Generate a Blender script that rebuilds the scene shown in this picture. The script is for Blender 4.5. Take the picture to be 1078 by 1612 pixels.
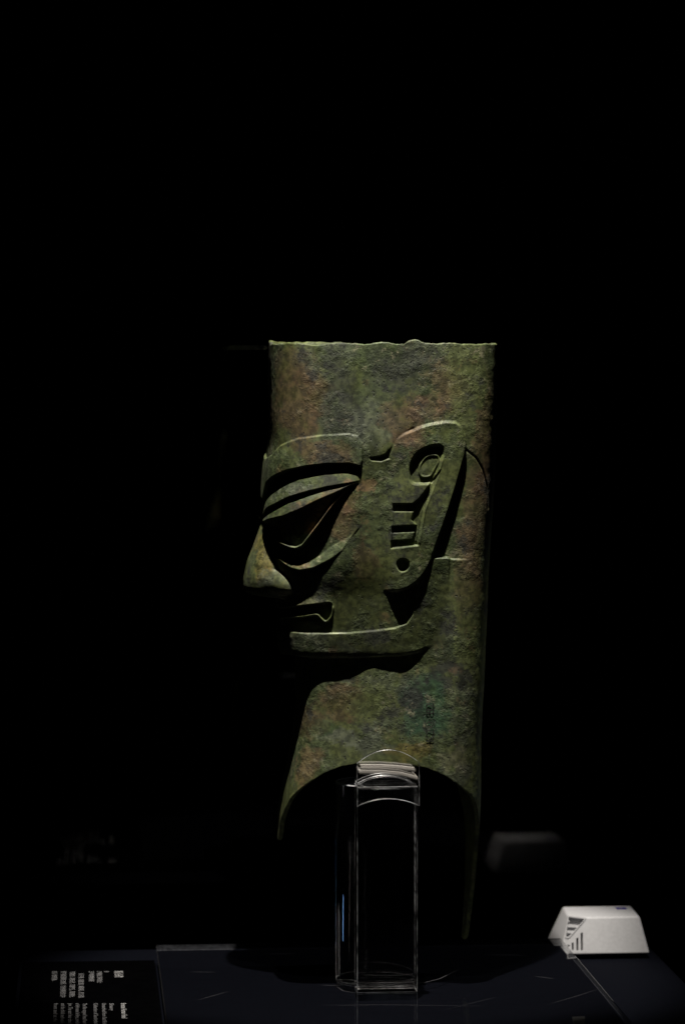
import bpy, bmesh, math, random
import numpy as np
from mathutils import Vector, Matrix

for o in list(bpy.data.objects):
    bpy.data.objects.remove(o)
scene = bpy.context.scene
C = scene.collection
rng = np.random.default_rng(7)
random.seed(7)

# ------------------------------------------------------------------ camera
# world: origin on the acrylic sheet under the head's axis, +Y away from the
# viewer (the depth direction of the showcase), +Z up, metres
FPX = 5000.0                    # focal length in photo pixels
PW, PH = 1078, 1612
VPX, HORY = 127.0, 582.0        # vanishing point of the showcase depth, horizon
YAW = math.atan((PW/2 - VPX)/FPX)
PIT = math.atan((PH/2 - HORY)/FPX)
D0, CAMH = 3.07, 0.584
fwd_h = Vector((math.sin(YAW), math.cos(YAW), 0))
right = Vector((math.cos(YAW), -math.sin(YAW), 0))
fwd = (fwd_h*math.cos(PIT) + Vector((0, 0, -math.sin(PIT)))).normalized()
up = right.cross(fwd).normalized()
CAM = -D0*(fwd_h + right*((600-PW/2)/FPX))
CAM.z = CAMH
cam_d = bpy.data.cameras.new('camera')
cam = bpy.data.objects.new('camera', cam_d)
C.objects.link(cam)
cam.matrix_world = Matrix(((right.x, up.x, -fwd.x, CAM.x), (right.y, up.y, -fwd.y, CAM.y),
                           (right.z, up.z, -fwd.z, CAM.z), (0, 0, 0, 1)))
cam_d.sensor_fit = 'VERTICAL'
cam_d.sensor_height = 36.0
cam_d.lens = FPX/PH*36.0
cam_d.clip_start = 0.05
cam_d.clip_end = 100
cam_d.dof.use_dof = True
cam_d.dof.focus_distance = 3.0
cam_d.dof.aperture_fstop = 5.6
scene.camera = cam

# ------------------------------------------------------------------ world and lamps
w = bpy.data.worlds.new('World')
scene.world = w
w.use_nodes = True
w.node_tree.nodes['Background'].inputs[0].default_value = (0, 0, 0, 1)
w.node_tree.nodes['Background'].inputs[1].default_value = 0.0

def spot(name, loc, aim, power, half_deg, blend, radius, col):
    d = bpy.data.lights.new(name, 'SPOT')
    d.energy = power
    d.spot_size = math.radians(half_deg*2)
    d.spot_blend = blend
    d.shadow_soft_size = radius
    d.color = col
    o = bpy.data.objects.new(name, d)
    C.objects.link(o)
    o.location = loc
    o.rotation_euler = (Vector(aim)-Vector(loc)).to_track_quat('-Z', 'Y').to_euler()
    return o
spot('showcase_spotlight', (-0.085, -0.44, 1.90), (-0.015, 0.05, 0.0), 228, 10.4, 0.5, 0.011, (1.0, 0.93, 0.84))
spot('showcase_spotlight.001', (0.80, 0.14, 1.65), (0.02, 0.12, 0.0), 24, 9.5, 0.7, 0.011, (1.0, 0.95, 0.90))

def strip(name, loc, aim, sx_, sy_, power, col):     # narrow lit strips of the gallery, caught in the acrylic edges
    d = bpy.data.lights.new(name, 'AREA')
    d.shape = 'RECTANGLE'
    d.size, d.size_y = sx_, sy_
    d.energy = power
    d.color = col
    o = bpy.data.objects.new(name, d)
    C.objects.link(o)
    o.location = loc
    o.rotation_euler = (Vector(aim)-Vector(loc)).to_track_quat('-Z', 'Y').to_euler()
strip('gallery_strip_light', (1.10, 1.00, -0.05), (0, 0, .15), .05, .12, .04, (.25, .55, 1.0))
strip('gallery_strip_light.001', (1.25, 0.95, -0.16), (0, 0, .08), .05, .14, .22, (1.0, .93, .85))
strip('gallery_strip_light.002', (-1.15, 0.60, -0.03), (0, 0, .12), .05, .16, .08, (.7, .85, 1.0))

vs = scene.view_settings
vs.view_transform = 'Standard'
vs.look = 'None'
vs.exposure = 0.0
vs.gamma = 1.0
vs.use_curve_mapping = False
scene.cycles.use_denoising = True
scene.cycles.max_bounces = 14
scene.cycles.transmission_bounces = 14
scene.cycles.transparent_max_bounces = 16
scene.cycles.glossy_bounces = 8
scene.cycles.sample_clamp_indirect = 4.0

# ------------------------------------------------------------------ measuring helpers
aC, aR, aU, aF = (np.array(v) for v in (CAM, right, up, fwd))

def proj(X, Y, Z):
    d = np.stack([X, Y, Z], -1) - aC
    t = d @ aF
    return PW/2 + FPX*(d @ aR)/t, PH/2 - FPX*(d @ aU)/t

def ray(px, py):
    return aF + aR*((px-PW/2)/FPX) + aU*((PH/2-py)/FPX)

def at_y(px, py, Y):            # point of the vertical plane Y seen at a photo position
    r = ray(px, py)
    p = aC + r*((Y-aC[1])/r[1])
    return p

def at_z(px, py, Z):            # point of the horizontal plane Z
    r = ray(px, py)
    return aC + r*((Z-aC[2])/r[2])

def link(name, me, mat=None, parent=None, smooth=False):
    o = bpy.data.objects.new(name, me)
    C.objects.link(o)
    if mat:
        me.materials.append(mat)
    if parent:
        o.parent = parent
    if smooth:
        for p in me.polygons:
            p.use_smooth = True
    return o

def empty(name, loc, label, cat, group=None):
    o = bpy.data.objects.new(name, None)
    C.objects.link(o)
    o.location = loc
    o.empty_display_size = 0.02
    o['label'] = label
    o['category'] = cat
    if group:
        o['group'] = group
    return o

def bm_obj(name, bm, mat=None, parent=None, smooth=False):
    bmesh.ops.recalc_face_normals(bm, faces=bm.faces)
    me = bpy.data.meshes.new(name)
    bm.to_mesh(me)
    bm.free()
    if parent:                   # built in world coordinates: move into the parent's frame
        me.transform(Matrix.Translation(-parent.location))
    return link(name, me, mat, parent, smooth)

def add_prism(bm, pts, z0, z1, axis='Z'):
    """extrude a closed outline: axis Z -> pts are (x,y); axis Y -> pts are (x,z)"""
    def mk(p, t):
        return (p[0], p[1], t) if axis == 'Z' else (p[0], t, p[1])
    a = [bm.verts.new(mk(p, z0)) for p in pts]
    b = [bm.verts.new(mk(p, z1)) for p in pts]
    n = len(pts)
    bm.faces.new(a)
    bm.faces.new(b[::-1])
    for i in range(n):
        bm.faces.new((a[i], a[(i+1) % n], b[(i+1) % n], b[i]))
    return a+b

def bevel(bm, w, seg=2, angle=0.5, mi=None):
    bmesh.ops.recalc_face_normals(bm, faces=bm.faces)
    bm.normal_update()
    es = [e for e in bm.edges if len(e.link_faces) == 2 and e.calc_face_angle(0) > angle]
    r = bmesh.ops.bevel(bm, geom=es, offset=w, segments=seg, profile=0.5, affect='EDGES')
    if mi is not None:
        for f in r['faces']:
            f.material_index = mi

# ------------------------------------------------------------------ materials
def new_mat(name):
    m = bpy.data.materials.new(name)
    m.use_nodes = True
    nt = m.node_tree
    return m, nt, nt.nodes['Principled BSDF']

def noise(nt, vec, scale, detail=6, rough=0.6, dist=0.0):
    n = nt.nodes.new('ShaderNodeTexNoise')
    n.inputs['Scale'].default_value = scale
    n.inputs['Detail'].default_value = detail
    n.inputs['Roughness'].default_value = rough
    n.inputs['Distortion'].default_value = dist
    nt.links.new(vec, n.inputs['Vector'])
    return n

def mrange(nt, val, a, b, c=0.0, d=1.0, smooth=True):
    n = nt.nodes.new('ShaderNodeMapRange')
    n.interpolation_type = 'SMOOTHSTEP' if smooth else 'LINEAR'
    nt.links.new(val, n.inputs['Value'])
    for k, v in zip(('From Min', 'From Max', 'To Min', 'To Max'), (a, b, c, d)):
        n.inputs[k].default_value = v
    return n.outputs['Result']

def mixc(nt, fac, a, b, mode='MIX'):
    n = nt.nodes.new('ShaderNodeMix')
    n.data_type = 'RGBA'
    n.blend_type = mode
    for inp, v in ((n.inputs[0], fac), (n.inputs[6], a), (n.inputs[7], b)):
        if isinstance(v, (tuple, float, int)):
            inp.default_value = (*v, 1) if isinstance(v, tuple) else v
        else:
            nt.links.new(v, inp)
    return n.outputs[2]

def vmath(nt, op, a, b):
    n = nt.nodes.new('ShaderNodeVectorMath')
    n.operation = op
    for i, v in enumerate((a, b)):
        if v is None:
            continue
        if isinstance(v, tuple):
            n.inputs[i].default_value = v
        else:
            nt.links.new(v, n.inputs[i])
    return n

def fmath(nt, op, a, b):
    n = nt.nodes.new('ShaderNodeMath')
    n.operation = op
    for i, v in enumerate((a, b)):
        if isinstance(v, (int, float)):
            n.inputs[i].default_value = v
        else:
            nt.links.new(v, n.inputs[i])
    return n.outputs[0]

OLIVE = (0.092, 0.112, 0.040)
MOSS = (0.062, 0.085, 0.036)
BROWN = (0.110, 0.066, 0.038)
RUST = (0.24, 0.135, 0.078)
GREY = (0.125, 0.145, 0.108)
DARK = (0.030, 0.034, 0.030)
TEAL = (0.022, 0.085, 0.048)
PALE = (0.26, 0.25, 0.17)
OCHRE = (0.17, 0.13, 0.035)
# patina patches seen on the near side: px, py, radius x, radius y, colour, strength
PATCHES = [
    (470, 640, 42, 62, BROWN, .85), (465, 575, 34, 32, BROWN, .6), (500, 620, 26, 40, BROWN, .5),
    (545, 650, 38, 62, DARK, .62), (530, 595, 26, 34, DARK, .6), (640, 575, 70, 38, DARK, .75),
    (590, 610, 40, 34, MOSS, .7), (590, 665, 45, 45, GREY, .6), (640, 660, 34, 46, BROWN, .8),
    (670, 640, 40, 22, BROWN, .6), (705, 605, 34, 42, RUST, .5), (735, 600, 32, 95, OLIVE, .8),
    (765, 690, 16, 120, BROWN, .75), (752, 800, 26, 130, BROWN, .62), (735, 900, 26, 90, BROWN, .5),
    (500, 712, 60, 22, BROWN, .8), (640, 692, 34, 20, BROWN, .7), (560, 752, 20, 16, RUST, .7),
    (470, 765, 30, 12, GREY, .8), (505, 790, 45, 14, RUST, .6), (470, 893, 16, 7, RUST, .6), (520, 805, 40, 45, RUST, .55),
    (425, 880, 22, 42, OCHRE, .55), (440, 915, 22, 18, GREY, .6), (570, 885, 30, 30, BROWN, .65),
    (560, 830, 40, 40, MOSS, .7), (470, 940, 30, 14, PALE, .4), (500, 1015, 60, 20, GREY, .45),
    (545, 1015, 60, 16, DARK, .3), (540, 1105, 36, 34, BROWN, .85), (485, 1140, 30, 34, BROWN, .7),
    (480, 1210, 24, 26, RUST, .5), (510, 1150, 20, 16, TEAL, .45), (540, 1170, 36, 18, GREY, .75),
    (590, 1175, 40, 16, GREY, .6), (600, 1110, 50, 34, OLIVE, .8), (675, 1115, 38, 52, TEAL, .85),
    (655, 1100, 20, 40, DARK, .45), (640, 1185, 50, 14, OCHRE, .6), (735, 1190, 22, 44, DARK, .5),
    (715, 1195, 26, 24, PALE, .4), (700, 1020, 24, 44, DARK, .35), (735, 1010, 20, 80, OLIVE, .6),
]

def bronze():
    m, nt, b = new_mat('bronze_patina')
    tc = nt.nodes.new('ShaderNodeTexCoord')
    co = tc.outputs['Object']
    def sh(v):
        return vmath(nt, 'ADD', co, v).outputs[0]
    n1 = noise(nt, co, 13, 10, 0.64)
    n2 = noise(nt, sh((5., 2., 1.)), 26, 12, 0.70)
    n3 = noise(nt, co, 170, 6, 0.72)
    n4 = noise(nt, sh((3.1, 1.7, 8.2)), 22, 10, 0.66)
    n5 = noise(nt, sh((7.7, 2.2, 1.1)), 85, 8, 0.7)
    n6 = noise(nt, sh((1.7, 9.2, 4.1)), 36, 11, 0.72)
    nf = noise(nt, co, 520, 4, 0.65)
    crust = mrange(nt, n1.outputs['Fac'], .49, .58)
    col = mixc(nt, mrange(nt, n1.outputs['Fac'], .42, .58), OLIVE, MOSS)
    col = mixc(nt, mrange(nt, n4.outputs['Fac'], .52, .62, 0, .35), col, GREY)
    # coloured corrosion patches, their edges broken up by several scales of noise
    def warp(n, a):
        w_ = vmath(nt, 'SUBTRACT', n.outputs['Color'], (.5, .5, .5)).outputs[0]
        return vmath(nt, 'MULTIPLY', w_, (a, 0.0, a)).outputs[0]
    wco = vmath(nt, 'ADD', co, warp(n4, .065)).outputs[0]
    wco = vmath(nt, 'ADD', wco, warp(n6, .035)).outputs[0]
    wco = vmath(nt, 'ADD', wco, warp(n3, .020)).outputs[0]
    brk = mrange(nt, n2.outputs['Fac'], .36, .54, .55, 1.0)
    for (px, py, rx, ry, c, s_) in PATCHES:
        s_ *= .78 if c in (BROWN, RUST, TEAL) else 1.0
        p = at_y(px, py, -0.08)
        k = 0.0006
        d = vmath(nt, 'SUBTRACT', wco, (float(p[0]), 0.0, float(p[2]))).outputs[0]
        d = vmath(nt, 'MULTIPLY', d, (1/(rx*k), 0.0, 1/(ry*k))).outputs[0]
        ln = vmath(nt, 'LENGTH', d, None).outputs['Value']
        f = mrange(nt, ln, 1.15, 0.65, 0.0, s_)
        col = mixc(nt, fmath(nt, 'MULTIPLY', f, brk), col, c)
    col = mixc(nt, mrange(nt, n2.outputs['Fac'], .54, .61, 0, .8), col, DARK)
    col = mixc(nt, fmath(nt, 'MULTIPLY', mrange(nt, n5.outputs['Fac'], .55, .66, 0, .7), crust), col, PALE)
    col = mixc(nt, mrange(nt, n6.outputs['Fac'], .58, .68, 0, .3), col, RUST)
    lo = mixc(nt, 1.0, col, (.66, .66, .66), 'MULTIPLY')
    hi = mixc(nt, 1.0, col, (1.5, 1.46, 1.36), 'MULTIPLY')
    col = mixc(nt, mrange(nt, n3.outputs['Fac'], .40, .62), lo, hi)
    vor = nt.nodes.new('ShaderNodeTexVoronoi')
    vor.inputs['Scale'].default_value = 240
    nt.links.new(vmath(nt, 'ADD', co, warp(n3, .006)).outputs[0], vor.inputs['Vector'])
    pit = mrange(nt, vor.outputs['Distance'], .08, .30)
    pitm = mrange(nt, n4.outputs['Fac'], .49, .56)
    pitc = fmath(nt, 'MULTIPLY', fmath(nt, 'SUBTRACT', 1.0, pit), pitm)
    col = mixc(nt, fmath(nt, 'MULTIPLY', pitc, .85), col, (.012, .014, .012))
    nt.links.new(col, b.inputs['Base Color'])
    b.inputs['Metallic'].default_value = 0.15
    b.inputs['Specular IOR Level'].default_value = 0.5
    nt.links.new(mrange(nt, n2.outputs['Fac'], .35, .6, .42, .75), b.inputs['Roughness'])
    # relief: smooth metal in places, grainy crust and corrosion pits in others
    g_ = fmath(nt, 'ADD', fmath(nt, 'MULTIPLY', n5.outputs['Fac'], .6), fmath(nt, 'MULTIPLY', n3.outputs['Fac'], .9))
    g_ = fmath(nt, 'ADD', g_, fmath(nt, 'MULTIPLY', nf.outputs['Fac'], .9))
    h = fmath(nt, 'MULTIPLY', g_, fmath(nt, 'ADD', fmath(nt, 'MULTIPLY', crust, 1.3), .14))
    h = fmath(nt, 'SUBTRACT', h, fmath(nt, 'MULTIPLY', pitc, 0.8))
    h = fmath(nt, 'SUBTRACT', h, fmath(nt, 'MULTIPLY', mrange(nt, n2.outputs['Fac'], .55, .63), .25))
    bp = nt.nodes.new('ShaderNodeBump')
    bp.inputs['Strength'].default_value = 1.0
    bp.inputs['Distance'].default_value = 0.00032
    nt.links.new(h, bp.inputs['Height'])
    nt.links.new(bp.outputs['Normal'], b.inputs['Normal'])
    return m

def plain(name, col, rough=.6, spec=.4, var=.0, scale=200, bump=0.0):
    m, nt, b = new_mat(name)
    b.inputs['Roughness'].default_value = rough
    b.inputs['Specular IOR Level'].default_value = spec
    tc = nt.nodes.new('ShaderNodeTexCoord')
    n = noise(nt, tc.outputs['Object'], scale, 5, .65)
    lo = tuple(c*(1-var) for c in col)
    hi = tuple(min(1, c*(1+var)) for c in col)
    nt.links.new(mixc(nt, mrange(nt, n.outputs['Fac'], .35, .65), lo, hi), b.inputs['Base Color'])
    if bump:
        bp = nt.nodes.new('ShaderNodeBump')
        bp.inputs['Distance'].default_value = bump
        nt.links.new(n.outputs['Fac'], bp.inputs['Height'])
        nt.links.new(bp.outputs['Normal'], b.inputs['Normal'])
    return m

def solid_acrylic(name, rough=0.0, tint=(1, 1, 1)):
    m, nt, b = new_mat(name)
    b.inputs['Base Color'].default_value = (*tint, 1)
    b.inputs['Transmission Weight'].default_value = 1.0
    b.inputs['IOR'].default_value = 1.49
    b.inputs['Roughness'].default_value = rough
    t = nt.nodes.new('ShaderNodeBsdfTransparent')       # part of the light goes straight through the polished faces
    mx = nt.nodes.new('ShaderNodeMixShader')
    mx.inputs[0].default_value = .68
    nt.links.new(t.outputs[0], mx.inputs[1])
    nt.links.new(b.outputs[0], mx.inputs[2])
    nt.links.new(mx.outputs[0], nt.nodes['Material Output'].inputs['Surface'])
    return m

def clear_sheet(name, haze=0.0, scale=40, ior=1.5):
    """clear pane: mirrors by Fresnel, otherwise lets light straight through; haze = dust and fine scratches"""
    m, nt, b = new_mat(name)
    nt.nodes.remove(b)
    out = nt.nodes['Material Output']
    tr = nt.nodes.new('ShaderNodeBsdfTransparent')
    gl = nt.nodes.new('ShaderNodeBsdfGlossy')
    gl.inputs['Roughness'].default_value = 0.015
    fr = nt.nodes.new('ShaderNodeFresnel')
    fr.inputs['IOR'].default_value = ior
    mx = nt.nodes.new('ShaderNodeMixShader')
    nt.links.new(fr.outputs[0], mx.inputs[0])
    nt.links.new(tr.outputs[0], mx.inputs[1])
    nt.links.new(gl.outputs[0], mx.inputs[2])
    res = mx
    if haze:
        tc = nt.nodes.new('ShaderNodeTexCoord')
        st = vmath(nt, 'MULTIPLY', tc.outputs['Object'], (1.0, 9.0, 1.0)).outputs[0]
        n = noise(nt, st, scale, 9, .7, .4)
        df = nt.nodes.new('ShaderNodeBsdfDiffuse')
        df.inputs['Color'].default_value = (.42, .47, .68, 1)
        m2 = nt.nodes.new('ShaderNodeMixShader')
        nt.links.new(mrange(nt, n.outputs['Fac'], .48, .80, haze*.4, haze*2.6), m2.inputs[0])
        nt.links.new(mx.outputs[0], m2.inputs[1])
        nt.links.new(df.outputs[0], m2.inputs[2])
        res = m2
    nt.links.new(res.outputs[0], out.inputs['Surface'])
    return m

M_BRONZE = bronze()
M_TABLE = plain('navy_fabric', (.0026, .0031, .0055), .9, .03, .35, 700, .0006)
M_BLACK = plain('black_panel', (.0008, .0008, .0010), .25, .05, .2, 60)
M_RAIL = plain('black_steel', (.004, .004, .005), .55, .25, .2, 90)
M_PRINT = plain('grey_print', (.15, .15, .155), .7, .2, .25, 900)
M_PRINT2 = plain('white_print', (.32, .32, .32), .7, .2, .2, 900)
M_WHITE = plain('white_plastic', (.475, .48, .495), .42, .4, .04, 240, .0001)
M_SLOT = plain('dark_cavity', (.05, .048, .047), .7, .2, .1, 100)
M_BLUE = plain('blue_print', (.02, .01, .20), .5, .3, .1, 100)
M_FELT = plain('white_pad', (.42, .40, .37), .8, .2, .06, 500, .0002)
M_ACRYL = solid_acrylic('clear_acrylic')
M_EDGE = plain('sawn_acrylic_edge', (.20, .21, .24), .5, .4, .5, 300, .0003)
_nt = M_EDGE.node_tree
_t = _nt.nodes.new('ShaderNodeBsdfTransparent')
_m = _nt.nodes.new('ShaderNodeMixShader')
_m.inputs[0].default_value = .40
_nt.links.new(_t.outputs[0], _m.inputs[1])
_nt.links.new(_nt.nodes['Principled BSDF'].outputs[0], _m.inputs[2])
_nt.links.new(_m.outputs[0], _nt.nodes['Material Output'].inputs['Surface'])
M_SHEET = clear_sheet('scuffed_acrylic_sheet', .0012, 30)
M_GLASS = clear_sheet('showcase_glass', ior=1.34)
M_CLEAR, _nt, _b = new_mat('clear_underside')
_nt.nodes.remove(_b)
_t = _nt.nodes.new('ShaderNodeBsdfTransparent')
_nt.links.new(_t.outputs[0], _nt.nodes['Material Output'].inputs['Surface'])
M_FROST = plain('polished_edge_scatter', (.28, .29, .30), .3, .7, .95, 90, .0004)
M_SCR = plain('scratch', (.05, .05, .055), .6, .3, .4, 600)
M_BLOCKER = plain('light_blocker', (.03, .025, .02), .9, .1, .3, 120, .001)  # for the added light-blocking disc inside the head
M_INK = plain('inscription_paint', (.024, .028, .024), .6, .4, .2, 300)
M_LED = plain('inscription_edge', (.09, .10, .075), .6, .4, .2, 300)
M_TAB = plain('grey_tab', (.12, .12, .12), .6, .3, .1, 200)

# ------------------------------------------------------------------ the setting: table top and rear glass
TH = 0.021                                    # table top lies at z = -TH
ST = 0.007                                    # acrylic sheet thickness
tl = at_z(33, 1492, -TH)
tr_ = at_z(1019, 1488, -TH)
TY = (tl[1]+tr_[1])/2
TX0, TX1 = tl[0], tr_[0]
bm = bmesh.new()
add_prism(bm, [(TX0, -0.60), (TX1, -0.60), (TX1, TY), (TX0, TY)], -TH-0.06, -TH)
bevel(bm, .0015, 2)
tab = bm_obj('table_top', bm, M_TABLE)
tab['kind'] = 'structure'

GY = 0.455
bm = bmesh.new()
add_prism(bm, [(-1.2, GY), (1.2, GY), (1.2, GY+.008), (-1.2, GY+.008)], -0.6, 1.6)
g = bm_obj('glass_pane', bm, M_GLASS)
g['label'] = 'clear rear glass pane of the showcase with a faint reflection in it'
g['category'] = 'glass pane'

# ------------------------------------------------------------------ acrylic sheet under the stand
p00 = at_z(246, 1483, 0)
p10 = at_z(885, 1480, 0)
sy = (p00[1]+p10[1])/2
sheet = empty('acrylic_sheet', ((p00[0]+p10[0])/2, sy-.3, -TH), 'large clear scratched acrylic sheet lying on the dark table', 'acrylic sheet')
x0, x1 = float(p00[0]), float(p10[0])
bm = bmesh.new()
vs_ = add_prism(bm, [(x0, -.55), (x1, -.55), (x1, sy), (x0, sy)], -ST, 0)
bevel(bm, .0009, 2)
plate = bm_obj('plate', bm, M_SHEET, sheet)
plate.data.materials.append(M_EDGE)
plate.data.materials.append(M_CLEAR)
plate.data.materials.append(M_SCR)
for p in plate.data.polygons:
    if .25 < p.normal.z < .9:
        p.material_index = 3
    elif abs(p.normal.z) < .9:
        p.material_index = 1
    elif p.center.z+sheet.location.z < -ST*.5:
        p.material_index = 2

bm = bmesh.new()
add_prism(bm, [(x0+.0015, -.548), (x1-.0015, -.548), (x1-.0015, sy-.0015), (x0+.0015, sy-.0015)], -TH+.0004, -ST-.0004)
pl_ = bm_obj('plinth', bm, M_TABLE)
pl_['kind'] = 'structure'

def ribbon(name, pts, wd, z, mat, parent):
    bm = bmesh.new()
    L, R_ = [], []
    n = len(pts)
    for i, p in enumerate(pts):
        q0, q1 = pts[max(0, i-1)], pts[min(n-1, i+1)]
        t = Vector((q1[0]-q0[0], q1[1]-q0[1], 0)).normalized()
        nn = Vector((-t.y, t.x, 0))*wd*.5*max(.15, math.sin(math.pi*(i+.5)/n))
        L.append(bm.verts.new((p[0]+nn.x, p[1]+nn.y, z)))
        R_.append(bm.verts.new((p[0]-nn.x, p[1]-nn.y, z)))
    for i in range(n-1):
        bm.faces.new((L[i], L[i+1], R_[i+1], R_[i]))
    o = bm_obj(name, bm, mat, parent)
    return o
def px_line(pts, k=10):
    pts = [at_z(a, b, 0) for a, b in pts]
    out = []
    for i in range(len(pts)-1):
        for j in range(k):
            out.append(pts[i]+(pts[i+1]-pts[i])*j/k)
    out.append(pts[-1])
    return out
for i, (pts, wd) in enumerate([
        ([(640, 1549), (668, 1547), (692, 1541), (712, 1531), (726, 1525)], .0009),
        ([(656, 1526), (676, 1525.5), (694, 1525.5)], .0011),
        ([(505, 1551), (522, 1551.5), (540, 1551)], .0011),
        ([(529, 1553), (540, 1560), (562, 1564)], .0009),
        ([(860, 1582), (905, 1569), (945, 1556)], .0005),
        ([(505, 1583), (600, 1582), (760, 1584)], .0006),
        ([(300, 1530), (340, 1531)], .0008), ([(420, 1502), (470, 1501.5)], .0012),
        ([(760, 1503), (830, 1504)], .0012), ([(840, 1537), (872, 1541)], .0008),
        ([(310, 1575), (360, 1561)], .0006), ([(700, 1590), (780, 1570)], .0003)]):
    ribbon('scratch', px_line(pts), wd, .00025, M_SCR, sheet)

# ------------------------------------------------------------------ the bronze head
# two superellipse tubes (face and neck) joined along the jaw line, with the relief of the
# face raised on them along the horizontal normal
def zc(py):
    return at_y(600, py, 0)[2]

def knots(lst):
    P = np.array([at_y(a, b_, 0) for a, b_ in lst])
    zs = np.linspace(zc(1510)-.01, zc(530)+.01, 1200)
    o = np.argsort(P[:, 2])
    v = np.interp(zs, P[o, 2], P[o, 0])
    k = np.hanning(19)
    k /= k.sum()
    vp = np.pad(v, 9, mode='edge')
    return zs, np.convolve(vp, k, 'valid')
zs, XF = knots([(425, 535), (424, 620), (423, 700), (419, 745), (415, 790), (415, 822), (415.5, 850), (418, 880), (425, 915), (431, 940), (433, 1035), (433, 1500)])
_, XB = knots([(775, 535), (775, 640), (772, 720), (769, 800), (762, 900), (756, 1050), (751, 1150), (750, 1256), (748, 1300), (742, 1400), (735, 1470), (728, 1492), (726, 1510)])
_, XFN = knots([(466, 900), (468, 1050), (468, 1110), (465, 1150), (456, 1200), (446, 1245), (440, 1280), (436, 1330), (434, 1400), (434, 1500)])
BW = np.interp(zs, [zc(1100), zc(1035), zc(900), zc(800), zc(700), zc(540)], [.0772, .0772, .0850, .0888, .0900, .0890])
BN = np.interp(zs, [zc(1500), zc(1256), zc(1110), zc(1035)], [.0780, .0755, .0692, .0662])
BB = np.interp(zs, [zc(1500), zc(1256), zc(1035), zc(700), zc(540)], [.082, .085, .087, .090, .089])
NFZ = np.interp(zs, [zc(1000), zc(860), zc(790), zc(720)], [3.5, 3.4, 3.4, 3.7])
NN = 5.2

def tube(phi, xf, xb, b, n):
    a, xc = (xb-xf)/2, (xb+xf)/2
    c, s = np.cos(phi), np.sin(phi)
    ca, sa = np.abs(c), np.abs(s)
    x = xc - a*np.sign(c)*ca**(2/n)
    y = -b*sa**(2/n)*np.sign(s)
    e = (2/n)*(n-1)
    nx = -np.sign(c)*ca**e/a
    ny = -np.sign(s)*sa**e/b
    l = np.hypot(nx, ny)+1e-9
    return np.stack([x, y, nx/l, ny/l])

def sect(phi, z, neck=False):
    xb = np.interp(z, zs, XB)
    kw = np.clip((phi-1.75)/.35, 0, 1)
    b = np.interp(z, zs, BW)
    b = b+(np.interp(z, zs, BB)-b)*kw*kw*(3-2*kw)
    # rounder towards the face, squarer at the back
    n = np.interp(z, zs, NFZ)
    kb = np.clip((phi-1.2)/1.0, 0, 1)
    n = n+(4.0-n)*kb
    r = tube(phi, np.interp(z, zs, XF), xb, b, n)
    if neck:                      # the neck is slimmer towards the front, flush with the head at the back
        k = np.clip((phi-1.15)/(2.05-1.15), 0, 1)
        k = k*k*(3-2*k)
        q = tube(phi, np.interp(z, zs, XFN), xb, np.interp(z, zs, BN), NN+(4.0-NN)*kb)
        r = q*(1-k)+r*k
    return r[0], r[1], r[2], r[3]

# arc length along the reference section
phf = np.linspace(0, math.pi, 6001)
rx_, ry_, _, _ = sect(phf, np.full_like(phf, zc(800)))
sf = np.concatenate([[0], np.cumsum(np.hypot(np.diff(rx_), np.diff(ry_)))])
SMAX = sf[-1]
phs = np.linspace(-.6, math.pi, 3000)

def to_sz(px, py, neck=False):
    z = at_y(px, py, -.08)[2]
    for _ in range(4):
        x, y, _a, _b = sect(phs, np.full_like(phs, z), neck)
        qx, qy = proj(x, y, np.full_like(x, z))
        i0 = int(np.argmin(qx[:1500]))
        i1 = int(np.argmax(qx))
        ph = float(np.interp(px, qx[i0:i1], phs[i0:i1]))
        Y = float(np.interp(ph, phs, y))
        z = at_y(px, py, Y)[2]
    ph = max(ph, 0.0)
    return float(np.interp(ph, phf, sf)), float(z)

def P2(lst, neck=False):
    return np.array([to_sz(a, b_, neck) for a, b_ in lst])

ZT, ZM = zc(543), zc(1150)
NCN, NCF = 500, 170
RA, RB = 620, 150
sn = np.linspace(0, SMAX, NCN)
sfar = np.linspace(SMAX, 0, NCF+1)[1:-1]
S1 = np.concatenate([sn, sfar])
SGN = np.concatenate([np.ones(NCN), -np.ones(len(sfar))])
PHI = np.interp(S1, sf, phf)
NC = len(S1)
ZA = np.linspace(ZT, ZM, RA)
Sg, Zg = np.meshgrid(S1, ZA)

def sstep(x, a, b):
    t = np.clip((x-a)/(b-a), 0, 1)
    return t*t*(3-2*t)

def sdf_poly(P, marg=.012):
    out = np.full(Sg.shape, .05)
    r = np.where((ZA > P[:, 1].min()-marg) & (ZA < P[:, 1].max()+marg))[0]
    c = np.where((S1 > P[:, 0].min()-marg) & (S1 < P[:, 0].max()+marg))[0]
    if len(r) == 0 or len(c) == 0:
        return out
    X = Sg[np.ix_(r, c)]
    Z = Zg[np.ix_(r, c)]
    d = np.full(X.shape, 1e9)
    ins = np.zeros(X.shape, bool)
    n = len(P)
    for i in range(n):
        ax, az = P[i]
        bx, bz = P[(i+1) % n]
        ex, ez = bx-ax, bz-az
        t = np.clip(((X-ax)*ex+(Z-az)*ez)/(ex*ex+ez*ez+1e-15), 0, 1)
        d = np.minimum(d, (X-ax-t*ex)**2+(Z-az-t*ez)**2)
        cond = ((az > Z) != (bz > Z))
        xi = ax+(Z-az)*ex/(ez if abs(ez) > 1e-12 else 1e-12)
        ins ^= cond & (X < xi)
    d = np.sqrt(d)
    out[np.ix_(r, c)] = np.where(ins, -d, d)
    return out

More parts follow.
